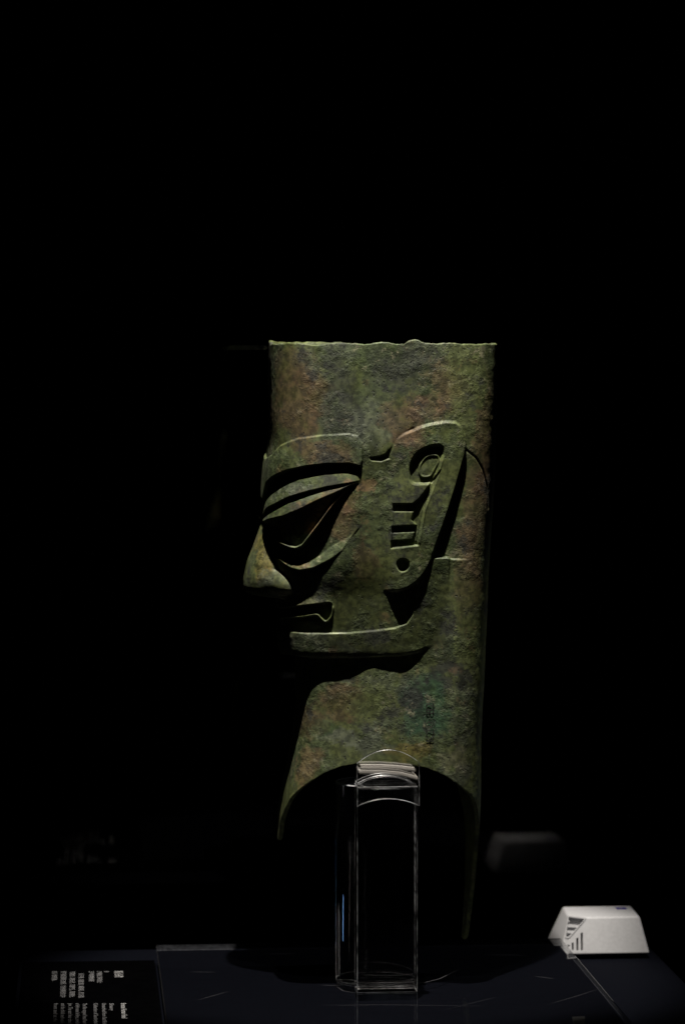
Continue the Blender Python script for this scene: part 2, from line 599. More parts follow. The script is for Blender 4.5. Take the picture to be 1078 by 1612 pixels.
def sd_line(P, marg=.01):
    out = np.full(Sg.shape, .05)
    r = np.where((ZA > P[:, 1].min()-marg) & (ZA < P[:, 1].max()+marg))[0]
    c = np.where((S1 > P[:, 0].min()-marg) & (S1 < P[:, 0].max()+marg))[0]
    X = Sg[np.ix_(r, c)]
    Z = Zg[np.ix_(r, c)]
    d = np.full(X.shape, 1e9)
    for i in range(len(P)-1):
        ax, az = P[i]
        ex, ez = P[i+1]-P[i]
        t = np.clip(((X-ax)*ex+(Z-az)*ez)/(ex*ex+ez*ez+1e-15), 0, 1)
        d = np.minimum(d, (X-ax-t*ex)**2+(Z-az-t*ez)**2)
    out[np.ix_(r, c)] = np.sqrt(d)
    return out

def mask(sd, w=.0016):
    return 1-sstep(sd, -w/2, w/2)

def spline(P, k=8):               # Catmull-Rom through the outline points
    P = np.asarray(P)
    n = len(P)
    out = []
    for i in range(n):
        p0, p1, p2, p3 = P[(i-1) % n], P[i], P[(i+1) % n], P[(i+2) % n]
        for j in range(k):
            t = j/k
            out.append(.5*((2*p1)+(-p0+p2)*t+(2*p0-5*p1+4*p2-p3)*t*t+(-p0+3*p1-3*p2+p3)*t**3))
    return np.array(out)

mm = .001
def sx(px, py):
    return to_sz(px, py)[0]

# --- smooth face level: cheeks and mouth stand back from the brow
zq = lambda py: zc(py)
down = sstep(-Zg, -zq(865), -zq(935))
fwdm = 1-sstep(Sg, sx(505, 930), sx(650, 930))
deep = np.interp(-ZA, [-zq(880), -zq(935), -zq(1000), -zq(1040)], [4*mm, 4.5*mm, 5.5*mm, 6*mm])[:, None]
H = -deep*down*(.12+.88*fwdm)
H -= 2.5*mm*sstep(-Zg, -zq(690), -zq(760))*sstep(Sg, sx(540, 760), sx(590, 760))*(1-sstep(Sg, sx(720, 760), sx(750, 760)))

# --- brow
brow_px = [(430, 716), (442, 702), (456, 695), (471, 690), (505, 685.5), (549, 683), (563, 686.5), (570, 698),
           (570, 724.5), (568, 734), (549, 729.5), (516, 730), (485, 733.5), (456, 740), (436, 749), (422, 762), (418.5, 776)]
bp = P2(brow_px)
zin = zq(820)
s_in = sx(417, 820)
brow = np.vstack([bp, [[bp[-1, 0]*.55, zq(785)], [0.0, zq(783)], [-.004, zq(770)], [-.004, zq(728)], [.002, zq(722)]]])
sd_brow = sdf_poly(brow)
# L0..L5: ledges of the eye, each a height over s
def curve(lst):
    P = P2(lst)
    o = np.argsort(P[:, 0])
    g_ = np.linspace(0, SMAX, 1200)
    v = np.interp(g_, P[o, 0], P[o, 1])
    k = np.hanning(23)
    k /= k.sum()
    v = np.convolve(np.pad(v, 11, mode='edge'), k, 'valid')
    return np.interp(S1, g_, v)[None, :]
L0 = curve([(416.5, 800), (418.5, 776), (422, 762), (436, 749), (456, 740), (485, 733.5), (516, 730), (549, 730), (569, 735)])
L1 = curve([(416, 818), (420, 804), (436, 793.6), (456, 782.5), (485, 773.5), (516, 766), (549, 760.6), (567, 757)])
L2 = curve([(416, 821), (420, 820.5), (449, 811), (471, 801), (498, 787), (534, 771.5), (552, 762.5), (567, 758)])
L3 = curve([(416, 822.5), (427, 840), (440, 855), (453.5, 861.5), (464.7, 864), (476, 859), (487, 845), (502.5, 825), (525, 793.6), (551.5, 763.5), (567, 759)])
L4 = curve([(417, 826), (420, 836), (433.5, 867), (449, 881.6), (464.7, 886), (484.7, 885), (502.5, 876), (520, 862), (551.5, 843.7), (575, 820)])
L5 = curve([(415.7, 873.8), (427, 875), (440, 882.7), (456, 894), (471, 898), (493.6, 893.8), (520, 880.5), (538, 867), (552, 845), (575, 821)])
end = 1-sstep(Sg, sx(500, 800), sx(572, 800))          # features die out towards the temple
endk = 1-sstep(Sg, sx(535, 760), sx(571, 760))
ini = sstep(Sg, s_in-.001, s_in+.009)
def lerp(a, b, t):
    return a+(b-a)*np.clip(t, 0, 1)
eps = 1e-5
t01 = (L0-Zg)/(L0-L1+eps)
t12 = (L1-Zg)/(L1-L2+eps)
t23 = (L2-Zg)/(L2-L3+eps)
t34 = (L3-Zg)/(L3-L4+eps)
t45 = (L4-Zg)/(L4-L5+eps)
hl0, hl1 = -6*mm, 5.0*mm
crest = 6.6*mm*(.30+.70*ini)*(.35+.65*end)
rimh = 1.0*mm+5.0*mm*(1-sstep(Sg, s_in, s_in+.020))
h01 = lerp(hl0, hl1*(.55+.45*endk), np.clip(t01, 0, 1)**.9)
h12 = lerp(-2.0*mm, crest, np.clip(t12, 0, 1)**.8)
L3s = np.gradient(L3[0], np.where(SGN > 0, S1, -S1))[None, :]
dperp = (Zg-L3)/np.sqrt(1+np.clip(L3s, -3, 3)**2)
h23 = lerp(crest, -9.0*mm*(.15+.85*end)*(.3+.7*ini), np.clip(t23, 0, 1)**.85)
ledge = 1-sstep(dperp, .0004, .0030)
h23 = np.maximum(h23, h23+(rimh-h23)*ledge)
h34 = lerp(-12.0*mm, -10.5*mm, t34)*end*(.35+.65*ini)
h45 = lerp(-8.0*mm, -0.5*mm, t45)*(end**.8)+5.0*mm*(1-sstep(Sg, s_in, s_in+.020))
def st(L, w=.0011):               # 0 above the curve, 1 below it
    return sstep(L-Zg, -w/2, w/2)
HE = h01
HE = lerp(HE, h12, st(L1))
HE = lerp(HE, h23, st(L2, .0008))
HE = lerp(HE, h34, st(L3, .0009))
HE = lerp(HE, h45, st(L4, .002))
below5 = st(L5, .0012)
eye_zone = (1-below5)*st(L0, .0012)
right_fade = 1-sstep(Sg, sx(556, 775), sx(572, 775))
left_fade = sstep(Sg, s_in-.0035, s_in+.0015)
W = eye_zone*right_fade*left_fade
# drop from the crescent edge into the hollow below it
cres_end = (1-sstep(Sg, sx(505, 880), sx(556, 850)))
hollow = -2.6*mm*below5*np.exp(-np.clip(L5-Zg, 0, 1)/.012)*cres_end*sstep(Sg, s_in, s_in+.008)
H = H+hollow
H = H*(1-W)+HE*W*.50
# brow relief: thick at its lower edge, thinner at the top
tb = np.clip((zq(683)-Zg)/(zq(683)-zq(735)), 0, 1)
hb = (1.1*mm+1.6*mm*tb)
H = H*(1-mask(sd_brow, .0026))+np.maximum(H, hb)*mask(sd_brow, .0026) if False else H+(hb-H)*mask(sd_brow, .0018)

# --- nose: a ridge along the front, full at the wings, cut off square below
nose_prof = np.array([(zq(a), v) for a, v in [(770, 0), (800, .5), (822, 2.2), (845, 8.0), (865, 14), (885, 20.5), (900, 25.0), (912, 28.0), (920, 29.6), (926, 30.0), (930, 28.5), (933, 25), (936, 18)]])
o = np.argsort(nose_prof[:, 0])
hn = np.interp(ZA, nose_prof[o, 0], nose_prof[o, 1])*mm
hn *= sstep(ZA, zq(938), zq(933.5))
npx = [(416, 780), (416.5, 822), (421, 845), (427, 868), (433, 885), (440, 905), (444, 932)]
wn = np.interp(-ZA, [-zq(b_) for a, b_ in npx], [max(.006, sx(a, b_)) for a, b_ in npx])
q = np.clip(Sg/wn[:, None], 0, 1)
sharp = np.interp(-ZA, [-zq(822), -zq(900)], [1.8, 2.5])[:, None]
nose = hn[:, None]*np.clip(1-q**sharp, 0, 1)**.8
cw = to_sz(427, 921)
ws = to_sz(456, 912)[0]-cw[0]
we = np.clip(1-(np.abs(Sg-cw[0])/ws)**2.2-(np.abs(Zg-cw[1])/np.where(Zg > cw[1], .0250, .0110))**2.0, 0, 1)
wing = we**.7*17.0*mm*sstep(ZA, zq(938), zq(933))[:, None]
kk_ = .006
nose_h = np.maximum(nose, wing)+np.clip(kk_-np.abs(nose-wing), 0, 1)**2/(4*kk_)*np.clip(np.minimum(nose, wing)/(4*mm), 0, 1)
Hn_ = nose_h+np.interp(-ZA, [-zq(822), -zq(890), -zq(930)], [0, -2.5*mm, -4*mm])[:, None]
H = np.where(nose_h > 1e-5, np.maximum(H, Hn_), H)

# --- mouth
lipU = P2([(437, 958), (444.6, 957), (482.5, 952.8), (520, 950)])
upl = np.interp(S1, lipU[:, 0], lipU[:, 1])[None, :]
mouth_fade = (1-sstep(Sg, sx(498, 955), sx(527, 950)))
lift = 3.0*mm*np.exp(-np.clip(Zg-upl, 0, 1)/.0085)*(Zg >= upl)
blw = (upl-Zg)
H += (lift*(1-st(upl, .001)))*mouth_fade
mouth_px = [(430, 957.5), (444.6, 957), (482.5, 952.8), (512, 949.5), (520.5, 951), (521.5, 960.6), (518.5, 971), (511.5, 977), (504.8, 971.5), (498, 966), (484.7, 967), (470, 969), (442.4, 970), (430, 970)]
mp = P2(mouth_px)
mp[0, 0] = mp[-1, 0] = -.004
sd_m = sdf_poly(np.vstack([spline(mp, 4)[:-4], mp[-1:]]))
H += -2.4*mm*mask(sd_m, .0014)
rim = np.exp(-((sd_m-.0011)/.0009)**2)*(sd_m > -.0005)
lowside = sstep(upl-Zg, .001, .005)
H += 2.0*mm*rim*np.maximum(lowside, .25*(Sg > sx(512, 960)))
under = 1.2*mm*np.exp(-((Zg-zq(980))/.0042)**2)*(1-sstep(Sg, sx(498, 980), sx(525, 980)))*(1-mask(sd_m, .003))*(Zg < zq(970))
H -= under

# --- jaw band, rising behind the cheek to a square plate under the ear
jaw_px = [(441, 993), (449, 993.5), (465, 996), (481, 997.5), (515, 997.5), (548, 997), (590, 993.5), (622, 989), (640, 982), (649, 968), (653, 940), (655, 900), (656, 878),
          (706, 878), (708, 880), (708, 950), (703, 985), (695, 1003), (682, 1018), (660, 1028), (640, 1060), (430, 1060)]
jp = P2(jaw_px)
jp[-1] = [-.004, zq(1060)]
jp = np.vstack([jp, [[-.004, zq(993)]]])
sd_j = sdf_poly(jp)
H += 2.2*mm*mask(sd_j, .0014)
plate_s = sstep(Sg, sx(632, 940), sx(662, 940))*mask(sd_j, .0020)
H += (1.2*mm-3.2*mm*np.clip((zq(877)-Zg)/(zq(877)-zq(1005)), 0, 1))*plate_s
H -= 1.0*mm*np.clip((zq(994)-Zg)/(zq(994)-zq(1030)), 0, 1)*mask(sd_j, .0014)*(1-plate_s)
under2 = np.clip((zq(1012)-Zg)/(zq(1012)-zq(1036)), 0, 1)
H -= 4.0*mm*under2**2.2*(Sg < sx(700, 1000))       # rounded lower edge of the chin

# --- ear
def E(lst):
    return [(560+a/4.4917, 640+b_/4.4917) for a, b_ in lst]
ear_px = E([(320, 205), (400, 168), (480, 137), (560, 118), (640, 108), (700, 113), (742, 150), (765, 220), (770, 300), (742, 420), (680, 640), (600, 880), (530, 1080),
            (475, 1185), (405, 1258), (320, 1298), (215, 1306), (170, 1306), (190, 1000), (210, 600), (240, 360), (270, 260)])
ep = spline(P2(ear_px), 5)
sd_e = sdf_poly(ep)
el, er = sx(612, 800), sx(640, 800)
zk = np.clip((zq(690)-Zg)/(zq(690)-zq(930)), 0, 1)
shift = (sx(628, 700)-sx(610, 925))
lo = sx(626, 700)-shift*zk
rise = sstep(Sg, lo-.006, lo+.017)
eh = (3.0*mm*rise)*(1-.12*zk)
eh += 1.2*mm*np.exp(-((Sg-(lo+.040))/.012)**2)*0
m_e = mask(sd_e, .0030)
top_soft = m_e
H = H*(1-m_e*rise)+eh*m_e
# inner carving of the ear
pit = sdf_poly(spline(P2(E([(380, 480), (388, 400), (430, 330), (500, 287), (570, 271), (608, 287), (613, 340), (592, 400), (566, 470), (535, 535), (470, 545), (400, 540)])), 4))
H -= 3.6*mm*mask(pit, .0030)
disc = sdf_poly(spline(P2(E([(445, 460), (450, 410), (490, 355), (540, 338), (580, 345), (590, 385), (560, 440), (530, 490), (485, 502), (455, 490)])), 4))
H += 1.6*mm*mask(disc, .0012)-.9*mm*mask(disc+.0012, .0012)
rec = sdf_poly(P2(E([(555, 500), (590, 450), (478, 740), (437, 980), (250, 1002), (258, 860), (264, 690), (400, 688), (448, 650), (510, 565)])))
H -= 3.4*mm*mask(rec, .0016)
t1 = sdf_poly(P2(E([(262, 742), (408, 740), (392, 800), (428, 838), (255, 850)])))
H += 2.4*mm*mask(t1, .0014)
t2 = sdf_poly(P2(E([(250, 895), (416, 885), (400, 940), (248, 950)])))
H += 1.9*mm*mask(t2, .0014)
rib = sd_line(P2(E([(606, 350), (588, 440), (540, 570), (482, 735), (442, 960)])))
H += .9*mm*np.exp(-(rib/.0011)**2)
rib2 = sd_line(P2(E([(560, 480), (515, 600), (462, 745), (424, 950)])))
H += .9*mm*np.exp(-(rib2/.0009)**2)
hole = sdf_poly(spline(P2(E([(335, 1078), (365, 1095), (370, 1130), (345, 1160), (310, 1158), (292, 1120), (305, 1088)])), 4))
H -= 7*mm*mask(hole, .0022)

# --- notch before the ear, hair line behind it
notch = sdf_poly(P2([(582, 721), (600, 718), (612, 714), (613, 722), (600, 726.5), (584, 725)]))
H -= 1.6*mm*mask(notch, .0012)
dg = sd_line(P2([(611, 717), (618, 706), (631, 688), (650, 676)]))
H -= 1.4*mm*np.exp(-(dg/.0016)**2)*(1-m_e)
cr = sd_line(P2([(733, 708), (749, 721), (760, 740), (766, 765), (768, 800)]))
H -= .8*mm*np.exp(-(cr/.0011)**2)*(1-m_e)
# --- jaw line: face tube above, neck tube below
jl = P2([(445, 1031), (459, 1034.5), (511, 1037), (567, 1035.5), (622, 1032.5), (655, 1026), (680, 1015), (695, 995), (704, 950), (708.5, 880)])
neck_poly = np.vstack([[[-.01, zq(1029)], [0, zq(1029)]], jl, [[SMAX+.01, zq(880)], [SMAX+.01, ZM-.03], [-.01, ZM-.03]]])
sd_n = np.where(np.ones_like(Sg, bool), sdf_poly(neck_poly, .5), 0)
mN = mask(sd_n, .0018)

# --- bottom edge of the neck: arched at the sides, pointed at front and back
ed = [(436.5, 1331), (438, 1312), (441, 1295), (449, 1272), (460, 1254), (472, 1242), (500, 1222), (540, 1205), (570, 1200), (600, 1198.5), (650, 1203), (700, 1219), (732, 1243), (746, 1256)]
edp = []
for a, b_ in ed:
    s_, z_ = to_sz(a, b_, True)
    edp.append((float(np.interp(s_, sf, phf)), z_))
edp[0] = (0.0, zq(1333))
edp = sorted(edp)
keep = [edp[0]]
for e_ in edp[1:]:
    if e_[0] > keep[-1][0]+.004:
        keep.append(e_)
pl = keep[-1][0]
for f, yy in [(.3, 1270), (.55, 1292), (.75, 1330), (.88, 1385), (.96, 1448), (1.0, 1493)]:
    keep.append((pl+(math.pi-pl)*f, zq(yy)))
keep = np.array(keep)
pf = np.linspace(0, math.pi, 800)
ze = np.interp(pf, keep[:, 0], keep[:, 1])
kk = np.hanning(15)
kk /= kk.sum()
ze = np.convolve(np.pad(ze, 7, mode='reflect'), kk, 'valid')
ZE = np.interp(PHI, pf, ze)

# --- gradient noise for castings marks and corrosion
_perm = rng.permutation(512)
_g = rng.normal(size=(512, 3))
_g /= np.linalg.norm(_g, axis=1)[:, None]
def pnoise(P, f, off=0.0):
    q = P*f+off
    i = np.floor(q).astype(int)
    u = q-i
    k = u*u*u*(u*(u*6-15)+10)
    r = np.zeros(q.shape[:-1])
    for dx in (0, 1):
        for dy in (0, 1):
            for dz in (0, 1):
                hsh = _perm[(_perm[(_perm[(i[..., 0]+dx) & 511]+i[..., 1]+dy) & 511]+i[..., 2]+dz) & 511]
                gr = _g[hsh]
                dd = gr[..., 0]*(u[..., 0]-dx)+gr[..., 1]*(u[..., 1]-dy)+gr[..., 2]*(u[..., 2]-dz)
                wgt = (k[..., 0] if dx else 1-k[..., 0])*(k[..., 1] if dy else 1-k[..., 1])*(k[..., 2] if dz else 1-k[..., 2])
                r += dd*wgt
    return r

PHg = np.broadcast_to(PHI, Sg.shape)
SG = np.broadcast_to(SGN, Sg.shape)
xf_, yf_, nxf, nyf = sect(PHg, Zg)
xn_, yn_, nxn, nyn = sect(PHg, Zg, True)
Hn = H*0
XA = (xf_+nxf*H)*(1-mN)+xn_*mN
YA = (yf_+nyf*H)*(1-mN)+yn_*mN
nxa, nya = nxf*(1-mN)+nxn*mN, nyf*(1-mN)+nyn*mN
# zone B: down to the bottom edge
tB = np.linspace(0, 1, RB+1)[1:, None]
ZB = ZM+(ZE[None, :]-ZM)*tB
PHb = np.broadcast_to(PHI, ZB.shape)
XBm, YBm, nxb, nyb = sect(PHb, ZB, True)
X = np.vstack([XA, XBm])
Y = np.vstack([YA, YBm])
Z = np.vstack([Zg, ZB])
NX = np.vstack([nxa, nxb])
NY = np.vstack([nya, nyb])
Y = Y*np.where(SGN > 0, 1, -1)[None, :]
NY = NY*np.where(SGN > 0, 1, -1)[None, :]
P = np.stack([X, Y, Z], -1)
n_lo = pnoise(P, 18.0)
n_mid = pnoise(P, 62.0, 9.1)
n_hi = pnoise(P, 170.0, 3.3)
n_pat = pnoise(P, 26.0, 17.7)
dn = .0008*n_lo+.00025*n_mid+.00010*n_hi*(1+1.5*np.clip(n_pat*3, 0, 1))
pits = np.clip(pnoise(P, 120.0, 31.0)-.38, 0, 1)*np.clip(n_pat*3+.3, 0, 1)
dn -= .0011*pits
crust = np.clip(pnoise(P, 85.0, 51.0)-.30, 0, 1)*np.clip(pnoise(P, 22., 71.)*4, 0, 1)
dn += .0008*crust
X = X+NX*dn
Y = Y+NY*dn
# ragged rim and edge
top_w = np.exp(-(ZT-Z)/.010)
P1 = np.stack([X[0], Y[0], np.zeros(NC)], -1)
rimj = .0022*pnoise(P1, 30., 5.)+.0016*pnoise(P1, 95., 6.)+.0009*pnoise(P1, 260., 7.)
crx = at_y(652, 540, -.085)[0]
rimj += .0038*np.exp(-((X[0]-crx)/.007)**2)*(SGN > 0)
rimj += .0030*(SGN < 0)*(X[0] < at_y(565, 540, .08)[0])
Z = Z+top_w*rimj[None, :]
edge_w = np.exp(-np.clip(Z-np.concatenate([np.full(RA, 1)[:, None]*ZE[None, :], np.broadcast_to(ZE, ZB.shape)]), 0, 1)/.006)
Pe = np.stack([X[-1], Y[-1], ZE], -1)
Z = Z+edge_w*(.0010*pnoise(Pe, 70., 2.)+.0006*pnoise(Pe, 200., 4.))[None, :]

# lips and the inner wall: one closed surface
RI = 70
tI = np.linspace(0, 1, RI)[:, None]
zi = (Z[-1]+.0012)[None, :]+(Z[0]-.0012-Z[-1]-.0012)[None, :]*tI
PHi = np.broadcast_to(PHI, zi.shape)
xi1, yi1, ni1, nj1 = sect(PHi, zi)
xi2, yi2, ni2, nj2 = sect(PHi, zi, True)
mi = 1-sstep(zi, zq(1040), zq(985))
mi2 = np.maximum(mi, 0)
xi_ = xi1*(1-mi2)+xi2*mi2
yi_ = yi1*(1-mi2)+yi2*mi2
nix, niy = ni1*(1-mi2)+ni2*mi2, nj1*(1-mi2)+nj2*mi2
dtop = Z[0][None, :]-zi
off = .0042+.0150*sstep(dtop, .06, .12)*sstep(zi, zq(1090), zq(1030))
xi_ = xi_-nix*off
yi_ = (yi_-niy*off)*np.where(SGN > 0, 1, -1)[None, :]
def lip(a, b_):                    # rounded lip between two rows
    rows = []
    for t in (.3, .7):
        rows.append(tuple(u*(1-t)+v*t for u, v in zip(a, b_)))
    return rows
bot = lip((X[-1], Y[-1], Z[-1]-.0007), (xi_[0], yi_[0], zi[0]-.0019))
top = lip((xi_[-1], yi_[-1], zi[-1]+.0019), (X[0], Y[0], Z[0]+.0007))
P1b = np.stack([X[0], Y[0], Z[0]], -1)
lj = .0011*pnoise(P1b, 190., 15.)
top = [(a, b_, c+lj) for a, b_, c in top]
XX = np.vstack([X, [r[0] for r in bot], xi_, [r[0] for r in top]])
YY = np.vstack([Y, [r[1] for r in bot], yi_, [r[1] for r in top]])
ZZ = np.vstack([Z, [r[2] for r in bot], zi, [r[2] for r in top]])
R = XX.shape[0]
V = np.stack([XX, YY, ZZ], -1).reshape(-1, 3).astype(np.float32)

# part of every outer cell
PART = np.zeros((R, NC), np.int8)
pa = PART[:RA]
pa[(mN > .5) & (Zg < zq(1012))] = 1                       # neck
PART[RA:RA+RB] = 1
pa[(sd_j < .0005) & (mN <= .5)] = 2                       # jaw
pa[(W > .5) & (sd_brow > 0)] = 3                          # eye
pa[sd_brow < .0007] = 4                                   # brow
pa[(nose_h > .0008) & (Zg < zq(800))] = 5                 # nose
pa[sd_m < .0030] = 6                                      # mouth
pa[sd_e < .0012] = 7                                      # ear
names = {0: 'cap_shell', 1: 'neck', 2: 'jaw', 3: 'eye', 4: 'eyebrow', 5: 'nose', 6: 'mouth', 7: 'ear'}
key = PART.astype(int)*2
key[np.isin(PART, (3, 4, 7)) & (np.broadcast_to(SGN, PART.shape) < 0)] += 1
ii, jj = np.meshgrid(np.arange(R), np.arange(NC), indexing='ij')
a_ = ii*NC+jj
b_i = ii*NC+(jj+1) % NC
c_ = ((ii+1) % R)*NC+(jj+1) % NC
d_ = ((ii+1) % R)*NC+jj
Q = np.stack([a_, d_, c_, b_i], -1).reshape(-1, 4)
KQ = key.reshape(-1)

def raw_mesh(name, verts, quads):
    me = bpy.data.meshes.new(name)
    me.vertices.add(len(verts))
    me.vertices.foreach_set('co', verts.ravel())
    me.loops.add(quads.size)
    me.loops.foreach_set('vertex_index', quads.ravel().astype(np.int32))
    me.polygons.add(len(quads))
    me.polygons.foreach_set('loop_start', np.arange(0, quads.size, 4, dtype=np.int32))
    me.update(calc_edges=True)
    return me
full = raw_mesh('full', V, Q)
VN = np.zeros(len(V)*3, np.float32)
full.vertex_normals.foreach_get('vector', VN)
VN = VN.reshape(-1, 3)
# make sure the normals point outwards
cI = (RA//2)*NC+NCN//2
if VN[cI, 1] > 0:
    Q = Q[:, ::-1]
    VN = -VN
bpy.data.meshes.remove(full)
head = empty('bronze_head', (0, 0, 0), 'ancient green and brown bronze head in profile with big slanted eye and pierced ear', 'sculpture')
for k in np.unique(KQ):
    q_ = Q[KQ == k]
    vi, inv = np.unique(q_, return_inverse=True)
    me = raw_mesh(names[k//2], V[vi], inv.reshape(-1, 4))
    me.polygons.foreach_set('use_smooth', np.ones(len(q_), bool))
    me.normals_split_custom_set_from_vertices(VN[vi].tolist())
    link(names[k//2], me, M_BRONZE, head)

# added disc inside the hollow head, keeps light off the neck's rear point
ci = int(RI*.42)
bm = bmesh.new()
ringv = [bm.verts.new(((xi_[-8, j]-.008)*.78+.012, yi_[-8, j]*.80, zi[ci, j]*0+zq(1000)+.003*math.sin(j*.35)+.002*math.sin(j*1.1))) for j in range(0, NC, 5)]
cv = bm.verts.new((0, 0, zq(990)))
for j in range(len(ringv)):
    bm.faces.new((ringv[j], ringv[(j+1) % len(ringv)], cv))
bm_obj('light_blocker', bm, M_BLOCKER, head)

# find number written on the neck, reading upwards
def surf_y(x, z):                  # near-side neck surface
    ph = np.linspace(.2, 2.9, 400)
    xs, ys, _, _ = sect(ph, np.full_like(ph, z), True)
    return float(np.interp(x, xs, ys))
def text_mesh(txt, size, bold=0.0):
    cu = bpy.data.curves.new('t', 'FONT')
    cu.body = txt
    cu.size = size
    cu.offset = bold
    cu.resolution_u = 3
    o = bpy.data.objects.new('t', cu)
    C.objects.link(o)
    dg_ = bpy.context.evaluated_depsgraph_get()
    me = bpy.data.meshes.new_from_object(o.evaluated_get(dg_))
    bpy.data.objects.remove(o)
    return me
ins = at_y(683, 1169, -.079)
for nm, mt, ox, oz, lift_ in (('inscription_edge', M_LED, .0004, -.0006, .0005), ('inscription', M_INK, 0, 0, .0008)):
    me = text_mesh('K2\u2461:82', .0112, -.00014)
    bm = bmesh.new()
    bm.from_mesh(me)
    bmesh.ops.subdivide_edges(bm, edges=[e for e in bm.edges if e.calc_length() > .002], cuts=2)
    for v in bm.verts:
        x, y = v.co.x, v.co.y
        wx, wz = ins[0]-y+ox, ins[2]+x+oz
        v.co = (wx, surf_y(wx, wz)-lift_, wz)
    o = bm_obj(nm, bm, mt, head)

# ------------------------------------------------------------------ acrylic stand
stand = empty('acrylic_stand', (0, 0, 0), 'clear acrylic column with curved front lip carrying the bronze head', 'display stand')
Yf = float(at_z(610, 1563, 0)[1])            # front face of the slab
sl0, sl1 = float(at_y(562, 1400, Yf)[0]), float(at_y(657, 1400, Yf)[0])
YW = surf_y(float(at_y(607, 1199, -.08)[0]), float(at_y(607, 1199, -.08)[2]))
zt_col = float(at_y(607, 1236, YW)[2])
cyx, cyr = float(at_y(596, 1400, YW+.01)[0]), .0395
cyy = Yf+.030+cyr
bm = bmesh.new()
ring = [(cyx+cyr*math.cos(2*math.pi*i/96), cyy+cyr*math.sin(2*math.pi*i/96)) for i in range(96)]
add_prism(bm, ring, .0004, zt_col)
bmesh.ops.recalc_face_normals(bm, faces=bm.faces)
bevel(bm, .0010, 2, .8, 1)
def acryl(name, bm, smooth=False):
    o = bm_obj(name, bm, M_ACRYL, stand, smooth)
    o.data.materials.append(M_FROST)
    return o
acryl('column', bm, True)
bm = bmesh.new()
zs_t = float(at_y(607, 1238, Yf)[2])
add_prism(bm, [(sl0, Yf), (sl1, Yf), (sl1, Yf+.0285), (sl0, Yf+.0285)], .0004, zs_t)
bevel(bm, .0005, 1, .5, 1)
acryl('front_slab', bm)
# curved lip in front of the bronze
def arc(x0, x1, zc_, sag, n=20):
    return [(x0+(x1-x0)*i/n, zc_-sag*(2*i/n-1)**2) for i in range(n+1)]
zl_t = float(at_y(607, 1179, Yf)[2])
zl_b = float(at_y(607, 1257, Yf)[2])
top_a = arc(sl0-.0006, sl1+.0012, zl_t, .0125)
bot_a = arc(sl0-.0006, sl1+.0012, zl_b, .0068)
bm = bmesh.new()
add_prism(bm, top_a+bot_a[::-1], Yf-.0065, Yf-.0004, 'Y')
bevel(bm, .00025, 1, .6, 1)
acryl('front_lip', bm)
# saddle block and padding strips under the bronze edge
zs0 = float(at_y(607, 1217, YW)[2])
bm = bmesh.new()
sad = arc(sl0+.002, sl1-.002, zs0, .0075)
add_prism(bm, sad+[(sl1-.002, zt_col+.0006), (sl0+.002, zt_col+.0006)], YW-.012, YW+.016, 'Y')
bevel(bm, .0006, 1, .6, 1)
acryl('saddle', bm)
def pad(pts_top, th, y0, y1):
    bm = bmesh.new()
    t = [(float(at_y(a, b_, YW)[0]), float(at_y(a, b_, YW)[2])) for a, b_ in pts_top]
    add_prism(bm, t+[(x, z-th) for x, z in t[::-1]], y0, y1, 'Y')
    bevel(bm, .0002, 1)
    bm_obj('padding_strip', bm, M_FELT, stand)
pad([(566, 1202.5), (600, 1202.5), (625, 1204), (651, 1207)], .0026, YW-.007, YW+.010)
pad([(562.5, 1210), (600, 1210.5), (630, 1213.5), (655, 1220)], .0026, YW-.010, YW+.012)

# ------------------------------------------------------------------ white monitor box
Zb = -TH+.0052
f0, f1 = at_z(880, 1503, Zb), at_z(1023, 1502, Zb)
by0 = float((f0[1]+f1[1])/2)
bx0, bx1 = float(f0[0]), float(f1[0])
Zt = Zb+.0365
t0, t1b = at_z(894, 1444, Zt), at_z(1008, 1444, Zt)
r0, r1 = at_z(885, 1427, Zt), at_z(994, 1427, Zt)
ty0, ty1 = float(t0[1]), float(r0[1])
by1 = ty1+(ty0-by0)*1.0
BOT = [(bx0, by0), (bx1, by0), (bx1-.001, by1), (bx0+.001, by1)]
TOP = [(float(t0[0]), ty0), (float(t1b[0]), ty0), (float(r1[0]), ty1), (float(r0[0]), ty1)]
box = empty('white_monitor_box', ((bx0+bx1)/2, (by0+by1)/2, -TH), 'small white tapered plastic box with vents and blue mark beside the acrylic sheet', 'monitor box')
bm = bmesh.new()
vb = [bm.verts.new((x, y, Zb)) for x, y in BOT]
vt = [bm.verts.new((x, y, Zt)) for x, y in TOP]
bm.faces.new(vb)
bm.faces.new(vt[::-1])
for i in range(4):
    bm.faces.new((vb[i], vb[(i+1) % 4], vt[(i+1) % 4], vt[i]))
bmesh.ops.recalc_face_normals(bm, faces=bm.faces)
bmesh.ops.bevel(bm, geom=list(bm.edges), offset=.0022, segments=4, profile=.5, affect='EDGES')
body = bm_obj('housing', bm, M_WHITE, box, True)
def front_pt(u, v):               # u 0..1 left-right, v 0..1 bottom-top on the sloping front
    a = Vector((bx0+(bx1-bx0)*u, by0, Zb))
    b = Vector((TOP[0][0]+(TOP[1][0]-TOP[0][0])*u, ty0, Zt))
    return a+(b-a)*v
def from_px(px, py):
    # position on the front face seen at a photo point
    y = by0
    for _ in range(6):
        p = at_y(px, py, y)
        v = (p[2]-Zb)/(Zt-Zb)
        y = by0+(ty0-by0)*v
    xl = bx0+(TOP[0][0]-bx0)*v
    xr = bx1+(TOP[1][0]-bx1)*v
    return (p[0]-xl)/(xr-xl), v
fn = (front_pt(1, 0)-front_pt(0, 0)).cross(front_pt(0, 1)-front_pt(0, 0)).normalized()
if fn.y > 0:
    fn = -fn
